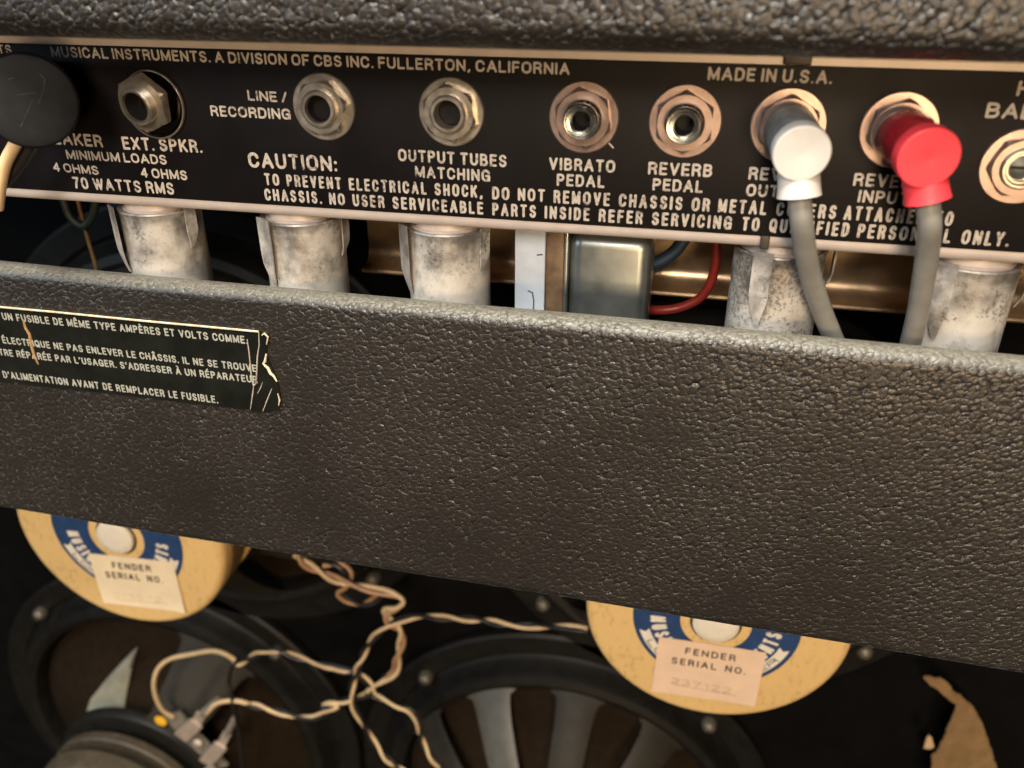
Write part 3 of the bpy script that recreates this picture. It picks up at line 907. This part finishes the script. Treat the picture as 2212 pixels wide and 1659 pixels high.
strip_on([(556, 850), (563, 838), (567, 826)], 0.15, 'crease', 'crease')
strip_on([(566, 724), (571, 720), (579, 728), (576, 744)], 0.35, 'foil', 'crease', 0.7)
strip_on([(568, 784), (573, 790), (579, 795), (584, 806), (591, 812), (598, 824)], 0.5, 'foil', 'crease', 0.7)
strip_on([(575, 765), (573, 780), (568, 786)], 0.5, 'foil', 'crease', 0.7)
strip_on([(600, 850), (604, 864), (602, 876)], 0.3, 'foil', 'crease', 0.6)

# ------------------------------------------------------------------ loudspeakers
def ring_text(body, r, height, a_mid, span, t=0.2, gap=0.2):
    """Lettering bent round the label: read counter-clockwise along the bottom, tops towards the centre."""
    v, f, tot = stroke_text(body, span*(r-height/2), height, t, gap, 0.7)
    out = []
    for x, y, lay in v:
        a = a_mid-span/2+span*x/tot
        out.append(((r-y)*math.cos(a), -0.002*(lay % 5), (r-y)*math.sin(a)))
    return out, f

def loudspeaker(x, z, label, nsp, phase, detailed, w_in, w_out, sticker=None, front=60.0):
    """Seen from behind: magnet nearest, basket behind it, rim against the baffle."""
    t = thing('loudspeaker', label, 'loudspeaker', (x, 60, z), 'loudspeakers mounted in the cabinet')
    def L(prof, name, mat, parent=None, seg=72):
        return Shape().lathe([(r, -h) for r, h in prof], seg=seg).build(name, mat, parent or t)
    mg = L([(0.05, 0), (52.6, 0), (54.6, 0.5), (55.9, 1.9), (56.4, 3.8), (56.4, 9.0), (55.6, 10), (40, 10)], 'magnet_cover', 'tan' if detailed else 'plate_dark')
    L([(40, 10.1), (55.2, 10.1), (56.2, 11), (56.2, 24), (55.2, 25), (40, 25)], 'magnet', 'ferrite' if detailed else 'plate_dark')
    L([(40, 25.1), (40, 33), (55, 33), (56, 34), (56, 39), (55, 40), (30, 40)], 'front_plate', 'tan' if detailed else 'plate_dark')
    # basket
    L([(30, 47), (56, 47), (59.5, 48.2), (61, 51), (61, 55), (59, 57)], 'basket_ring', 'basket_dark')
    L([(107, 90), (108.5, 86), (113, 84.5), (117.5, 86), (120, 90), (121.5, 97), (124, 99.5), (126.5, 97.6), (139, 97.6), (141, 99), (141, 104), (107, 104), (107, 90)], 'basket_rim', 'basket_dark', seg=96)
    L([(105, 96), (98, 92.5), (60, 70), (30, 58)], 'cone', 'cone')
    for k in range(nsp):
        a = phase+2*PI*k/nsp
        if nsp == 6 and k == 2:
            continue
        if not (0.15 < (a % (2*PI))/PI < 0.95) and not detailed:
            continue
        s_ = Shape()
        rows, cols = 12, 6
        vs = []
        for i in range(rows+1):
            q = i/rows
            r = 58+(111-58)*q
            h = 49.5+(86.2-49.5)*(q**1.35)
            wf = w_in+(w_out-w_in)*min(1, q*1.5)
            wf += 0.20*max(0, (0.16-q)/0.16)**2 + 0.16*max(0, (q-0.88)/0.12)**2
            for j in range(cols+1):
                e = j/cols*2-1
                aa = a+e*wf/2
                bend = 1.6*abs(e)**3
                vs.append((r*math.cos(aa), h+bend, r*math.sin(aa)))
        n0 = len(vs)
        vs += [(vx, vy+1.3, vz) for vx, vy, vz in vs]
        fs = []
        c1 = cols+1
        for i in range(rows):
            for j in range(cols):
                p = i*c1+j
                fs.append((p, p+1, p+c1+1, p+c1))
                fs.append((n0+p, n0+p+c1, n0+p+c1+1, n0+p+1))
            for j in (0, cols):
                p = i*c1+j
                fs.append((p, p+c1, n0+p+c1, n0+p))
        s_.add(vs, fs)
        sp = s_.build('basket_spoke', 'basket_half_lit' if nsp == 12 and k == 3 else 'basket', t)
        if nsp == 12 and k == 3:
            sp['label'] = 'basket spoke with light painted into its paler colour'
    for k in range(4):
        a = PI/4+k*PI/2
        Shape().lathe([(0.05, 6.5), (1.6, 6.4), (3.4, 5.2), (4.4, 3.2), (4.7, 0.0)], (128*math.cos(a), 97.5, 128*math.sin(a)), seg=20).build('mounting_bolt', 'old_bolt', t)
    if detailed:
        # printed ring
        rr = Shape().lathe([(15, 0.2), (35.3, 0.2), (35.4, 0.05)], seg=72).build('blue_label', 'blue', t)
        s_ = Shape()
        vs, f = ring_text('MUSICAL INSTRUMENTS', 27.9, 6.8, -PI/2, math.radians(176))
        s_.add([(p[0], p[1]-0.28, p[2]) for p in vs], f, False)
        s_.build('lettering', 'label_white', rr)
        # ribbon with forked ends
        rb = Shape()
        vs, fs = [], []
        n = 36
        for i in range(n+1):
            a = -PI/2-math.radians(73)+math.radians(146)*i/n
            fork = 1 if 0 < i < n else 0
            for r in (28.9, 31.1, 33.3):
                aa = a
                if i == 0 and r == 31.1: aa += 0.05
                if i == n and r == 31.1: aa -= 0.05
                vs.append((r*math.cos(aa), -0.27, r*math.sin(aa)))
        for i in range(n):
            for j in range(2):
                p = i*3+j
                fs.append((p, p+1, p+4, p+3))
        rb.add(vs, fs, False)
        rb.build('ribbon', 'label_white', rr)
        s_ = Shape()
        vs, f = ring_text('LOUDSPEAKER', 32.6, 2.9, -PI/2, math.radians(122), 0.17)
        s_.add([(p[0], p[1]-0.34, p[2]) for p in vs], f, False)
        s_.build('lettering', 'ink', rr)
        L([(9.9, 0.3), (9.9, -0.35), (10.9, -0.35), (10.9, 0.3)], 'vent_ring', 'clip')
        L([(9.85, 0.2), (9.7, -1.6), (8.9, -2.3), (6, -2.7), (0.05, -2.9)], 'vent_cap', 'label_white')
        # serial sticker
        cor, mat_s, f1, f2 = sticker
        P = [at(u, v, 59.5)-Vector((x, 60, z)) for u, v in cor]
        s_ = Shape()
        n = 8
        vs, fs = [], []
        for th in (0, 0.18):
            for i in range(n+1):
                for k in range(n+1):
                    a_, b_ = i/n, k/n
                    p = (P[0]*(1-a_)+P[1]*a_)*(1-b_)+(P[3]*(1-a_)+P[2]*a_)*b_
                    bul = 0.5*(a_**6+(1-a_)**8)*(0.4+0.6*b_)+0.12*math.sin(9*a_+4*b_)*b_
                    vs.append((p.x, p.y-0.1-bul+th, p.z))
        m_ = n+1
        for i in range(n):
            for k in range(n):
                q = i*m_+k
                fs.append((q, q+m_, q+m_+1, q+1))
                fs.append(tuple(x_+m_*m_ for x_ in (q, q+1, q+m_+1, q+m_)))
        s_.add(vs, fs)
        st = s_.build('serial_sticker', mat_s, t)
        for body, a, b, h, mt in (f1, f2) if len(sticker) == 4 else ():
            pa, pb = at(*a, 59.5)-Vector((x, 60, z)), at(*b, 59.5)-Vector((x, 60, z))
            tp = at(a[0], a[1]-h, 59.5)-Vector((x, 60, z))
            lettering('lettering', body, pa, pb, abs(tp.z-pa.z), mt, st, t=0.17, normal=-0.45, gap=0.30, word=0.5)
        st_lines = Shape()
        (p_, q_) = sticker_lines[len(done)]
        a, b = at(*p_, 59.5)-Vector((x, 60, z)), at(*q_, 59.5)-Vector((x, 60, z))
        st_lines.tube([a+Vector((0, -0.30, 0)), b+Vector((0, -0.30, 0))], 0.12, 6)
        st_lines.build('rule_line', 'pencil', st)
        a2, b2 = a+Vector((-2.5, 0, 0)), b+(a-b)*0.1
        lettering('handwriting', ('213572', '237122')[len(done)], a2+Vector((0, 0, 0.7)), b2+Vector((0, 0, 0.7)), 3.6, ('pencil_faint', 'pencil')[len(done)], st, t=0.09, normal=-0.42, gap=0.35)
        done.append(1)
    return t
done = []
def z5(a, b): return (a*.3472, 1083+b*.3472)
def z7(a, b): return (1207+a*.3472, 1083+b*.3472)
sticker_lines = [(z5(740, 610), z5(1045, 635)), (z7(730, 1140), z7(1105, 1208))]
loudspeaker(-259.4, -190.0, 'upper left loudspeaker with a cream serial sticker on its tan magnet', 8, 0.2, True, 0.42, 0.26,
    ([z5(550, 322), z5(1078, 378), z5(1157, 692), z5(650, 630)], 'sticker_cream',
     ('FENDER', z5(705, 412), z5(945, 436), 13, 'ink'), ('SERIAL  NO.', z5(665, 470), z5(1020, 506), 13, 'ink')))
loudspeaker(28.3, -190.0, 'upper right loudspeaker with a pinkish serial sticker on its tan magnet', 8, 0.2, True, 0.42, 0.26,
    ([z7(625, 842), z7(1292, 940), z7(1220, 1272), z7(575, 1178)], 'sticker_pink',
     ('FENDER', z7(785, 945), z7(1098, 993), 14, 'ink'), ('SERIAL  NO.', z7(700, 1003), z7(1160, 1075), 14, 'ink')))
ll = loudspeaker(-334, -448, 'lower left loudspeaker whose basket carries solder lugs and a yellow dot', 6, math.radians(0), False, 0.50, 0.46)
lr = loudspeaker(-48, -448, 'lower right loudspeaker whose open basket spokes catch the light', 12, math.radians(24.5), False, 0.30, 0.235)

# lit part of a lower left spoke, the light put into outline and colour
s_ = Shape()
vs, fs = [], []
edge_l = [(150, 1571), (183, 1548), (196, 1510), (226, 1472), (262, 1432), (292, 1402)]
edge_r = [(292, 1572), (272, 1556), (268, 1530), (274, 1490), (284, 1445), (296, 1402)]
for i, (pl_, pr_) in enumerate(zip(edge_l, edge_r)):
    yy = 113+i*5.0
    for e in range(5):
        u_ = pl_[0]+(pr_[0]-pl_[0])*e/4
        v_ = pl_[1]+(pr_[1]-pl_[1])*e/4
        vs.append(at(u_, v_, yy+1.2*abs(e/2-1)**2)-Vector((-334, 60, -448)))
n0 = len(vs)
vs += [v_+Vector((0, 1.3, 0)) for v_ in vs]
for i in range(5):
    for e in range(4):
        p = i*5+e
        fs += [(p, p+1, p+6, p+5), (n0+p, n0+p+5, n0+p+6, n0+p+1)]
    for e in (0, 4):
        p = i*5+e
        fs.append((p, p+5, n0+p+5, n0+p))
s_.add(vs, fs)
o = s_.build('basket_spoke', 'basket_lit', ll)
o['label'] = 'lit part of a basket spoke, its light painted as a pale point'

# terminals on the lower left speaker
def rel(u, v, y): return at(u, v, y)-Vector((-334, 60, -448))
ts = Shape()
a, b = rel(372, 1540, 112), rel(478, 1655, 112)
def bar(s_, p, q, w, th):
    p, q = Vector(p), Vector(q)
    d = (q-p).normalized()
    n_ = Vector((0, -1, 0))
    sd = d.cross(n_).normalized()*w/2
    vs = [p-sd, p+sd, q+sd, q-sd]
    vs += [x_+n_*th for x_ in vs]
    s_.add(vs, [(0, 1, 2, 3), (7, 6, 5, 4), (0, 4, 5, 1), (1, 5, 6, 2), (2, 6, 7, 3), (3, 7, 4, 0)], False)
bar(ts, a, b, 15, 1.6)
tst = ts.build('terminal_strip', 'strip', ll)
for (p, q, w) in (((392, 1590), (425, 1560), 9.5), ((425, 1560), (436, 1540), 6.5), ((445, 1645), (478, 1608), 9.0), ((478, 1608), (492, 1582), 5.5), ((452, 1655), (478, 1690), 8)):
    s_ = Shape()
    bar(s_, rel(*p, 108), rel(*q, 106), w, 1.8)
    s_.build('terminal_lug', 'lug', tst)
c = rel(428, 1604, 109)
Shape().lathe([(0.05, 2.4), (2.2, 2.1), (3.4, 1.0), (3.6, 0)], c, seg=20).build('rivet', 'lug', tst)
for p, q in (((436, 1542), (470, 1512)), ((490, 1585), (508, 1552))):
    s_ = Shape()
    s_.tube([rel(*p, 106), rel(*q, 105)], 2.3, 12)
    s_.build('sleeve', 'strip', tst)
c = rel(347, 1557, 108)
Shape().lathe([(0.05, 0.3), (4.1, 0.3), (4.2, 0)], c, seg=24).build('dot_sticker', 'yellow', ll)

# ------------------------------------------------------------------ twisted speaker leads
def z6(a, b): return (658.3+a*.3472, 1083+b*.3472)
def twisted(pts, label, y=104, pitch=27.0, ph=0.0, r=1.08, wob=None, cols=('cream_wire', 'black_wire'), taper=True):
    path = smooth_path([at(p[0], p[1], p[2] if len(p) > 2 else y) for p in pts], 14)
    t = thing('speaker_lead', label, 'speaker wire', tuple(path[0]), 'twisted speaker leads')
    n = len(path)
    for k, col in enumerate(cols):
        s_ = 0.0
        out = []
        for i, p in enumerate(path):
            if i:
                s_ += (p-path[i-1]).length
            d = (path[min(i+1, n-1)]-path[max(i-1, 0)]).normalized()
            n1 = Vector((0, -1, 0))
            n1 = (n1-d*n1.dot(d)).normalized()
            n2 = d.cross(n1)
            a = 2*PI*s_/(pitch*1.25)+ph+PI*k + 0.9*math.sin(s_*0.07+ph*3)
            out.append(p+(n1*math.cos(a)+n2*math.sin(a))*r*1.12-path[0])
        Shape().tube(out, r, 10).build(col.replace('wire', 'strand'), col, t)
    return t
twisted([z5(1460, 985), z5(1490, 1005), z5(1580, 960), z5(1700, 925), z5(1850, 970), z5(2000, 1015), z5(2190, 1055), z6(130, 1040), z6(290, 1055), z6(400, 1130), z6(440, 1190)], 'cream and black lead running from the lower left speaker to the tangle', 104, 30, 1.5)
twisted([z5(1540, 1262), z5(1700, 1300), z5(1830, 1335), z5(1960, 1345), z5(2100, 1270), z6(110, 1275), z6(270, 1235), z6(390, 1200), z6(450, 1140), z6(500, 1090)], 'cream and black lead joining the lower left speaker lugs', 103, 28, 2.2)
twisted([z6(1760, 800)+(92,), z6(1600, 780)+(95,), z6(1420, 775), z6(1240, 765), z6(1080, 735), z6(860, 725), z6(700, 715), z6(560, 755), z6(470, 810), z6(395, 890), z6(345, 1000), z6(305, 1110), z6(290, 1200), z6(310, 1290), z6(370, 1400), z6(430, 1500), z6(500, 1590), z6(620, 1690)], 'cream and black lead looping from the upper right speaker down past the tangle', 101, 31, 0.6)
twisted([z6(380, 1180), z6(450, 1215), z6(560, 1270), z6(650, 1300), z6(705, 1370), z6(720, 1460), z6(760, 1560), z6(840, 1650), z6(880, 1720)], 'short cream and black lead hanging in front of the lower right speaker', 104, 34, 2.6)
twisted([z6(-60, 330), z6(0, 385), z6(100, 440), z6(220, 495), z6(400, 545), z6(540, 575), z6(610, 615), z6(570, 665), z6(500, 690), z6(520, 740), z6(590, 800), z6(600, 880), z6(575, 970), z6(560, 1060), z6(470, 1130)], 'cream and brown lead curling out from under the back panel', 103, 30, 2.0, 1.3, None, ('cream_wire', 'tan_wire'))
twisted([z6(110, 385), z6(210, 395), z6(275, 450), z6(255, 520), z6(215, 565), z6(270, 615), z6(360, 640), z6(440, 610), z6(470, 560)], 'short kinked lead beside the upper left speaker', 108, 26, 0.3, 1.25, None, ('tan_wire', 'black_wire'))
wire('cream_wire', [z5(1075, 1340)+(108,), z5(1015, 1300)+(105,), z5(972, 1220)+(102,), z5(958, 1130)+(101,), z5(985, 1040)+(101,), z5(1060, 980)+(101,), z5(1190, 950)+(101,), z5(1320, 930)+(102,), z5(1400, 948)+(102,), z5(1460, 985)+(103,)], 1.45, 'cream_wire', 'single cream wire bent in a loop down to the yellow dot')
wire('black_wire', [z5(1480, 985)+(103,), z5(1440, 1040)+(103,), z5(1425, 1120)+(103,), z5(1440, 1210)+(101,), z5(1460, 1300)+(103,), z5(1490, 1450)+(106,), z5(1505, 1580)+(108,), z5(1520, 1700)+(110,)], 1.3, 'black_wire', 'single black wire hanging across the lower left speaker')
wire('cream_wire', [z5(1285, 1320)+(105,), z5(1345, 1260)+(103,), z5(1430, 1240)+(102,), z5(1500, 1246)+(102,), z5(1550, 1262)+(103,)], 1.4, 'cream_wire', 'short cream wire arching up from the solder lug')

# ------------------------------------------------------------------ torn paper on the baffle
def zp(a, b): return ((3532+a*.2857)*.5486, (2550+b*.2857)*.5486)
out = [(375, 430), (420, 395), (500, 380), (600, 360), (660, 385), (740, 490), (840, 585), (900, 665), (960, 740), (1060, 850), (1120, 960), (1190, 1080), (1240, 1230), (1290, 1390), (1340, 1540), (1390, 1700), (1430, 1900), (380, 1900), (440, 1660), (455, 1560), (460, 1460), (455, 1410), (520, 1390), (565, 1330), (595, 1220), (640, 1130), (660, 990), (700, 900), (745, 810), (785, 740), (775, 680), (700, 610), (620, 560), (550, 510), (450, 500)]
PY = 150.0
pp = [at(*zp(a, b), PY) for a, b in out]
s = Shape().slab(ragged([(p.x, p.z) for p in pp], 5, 0.45), 1.0, PY)
s.v = [(x, y-5.0*math.exp(-((x-165)/9.0)**2)+1.5*math.sin(x*0.25+z*0.1), z) for x, y, z in s.v]
paper = s.build('torn_paper', 'kraft', None, (160, PY, -330))
tag(paper, 'torn strip of brown kraft paper standing in the lower right corner', 'paper scrap')
sc_ = [(365, 1390), (385, 1330), (400, 1270), (440, 1215), (480, 1250), (500, 1310), (515, 1370), (450, 1400)]
pp = [at(*zp(a, b), PY-4) for a, b in sc_]
o = Shape().slab(ragged([(p.x, p.z) for p in pp], 3, 0.3), 0.8, PY-4).build('paper_scrap', 'kraft_pale', paper)
o.location = (Vector((0, 0, 0))-Vector((160, PY, -330)))*MM
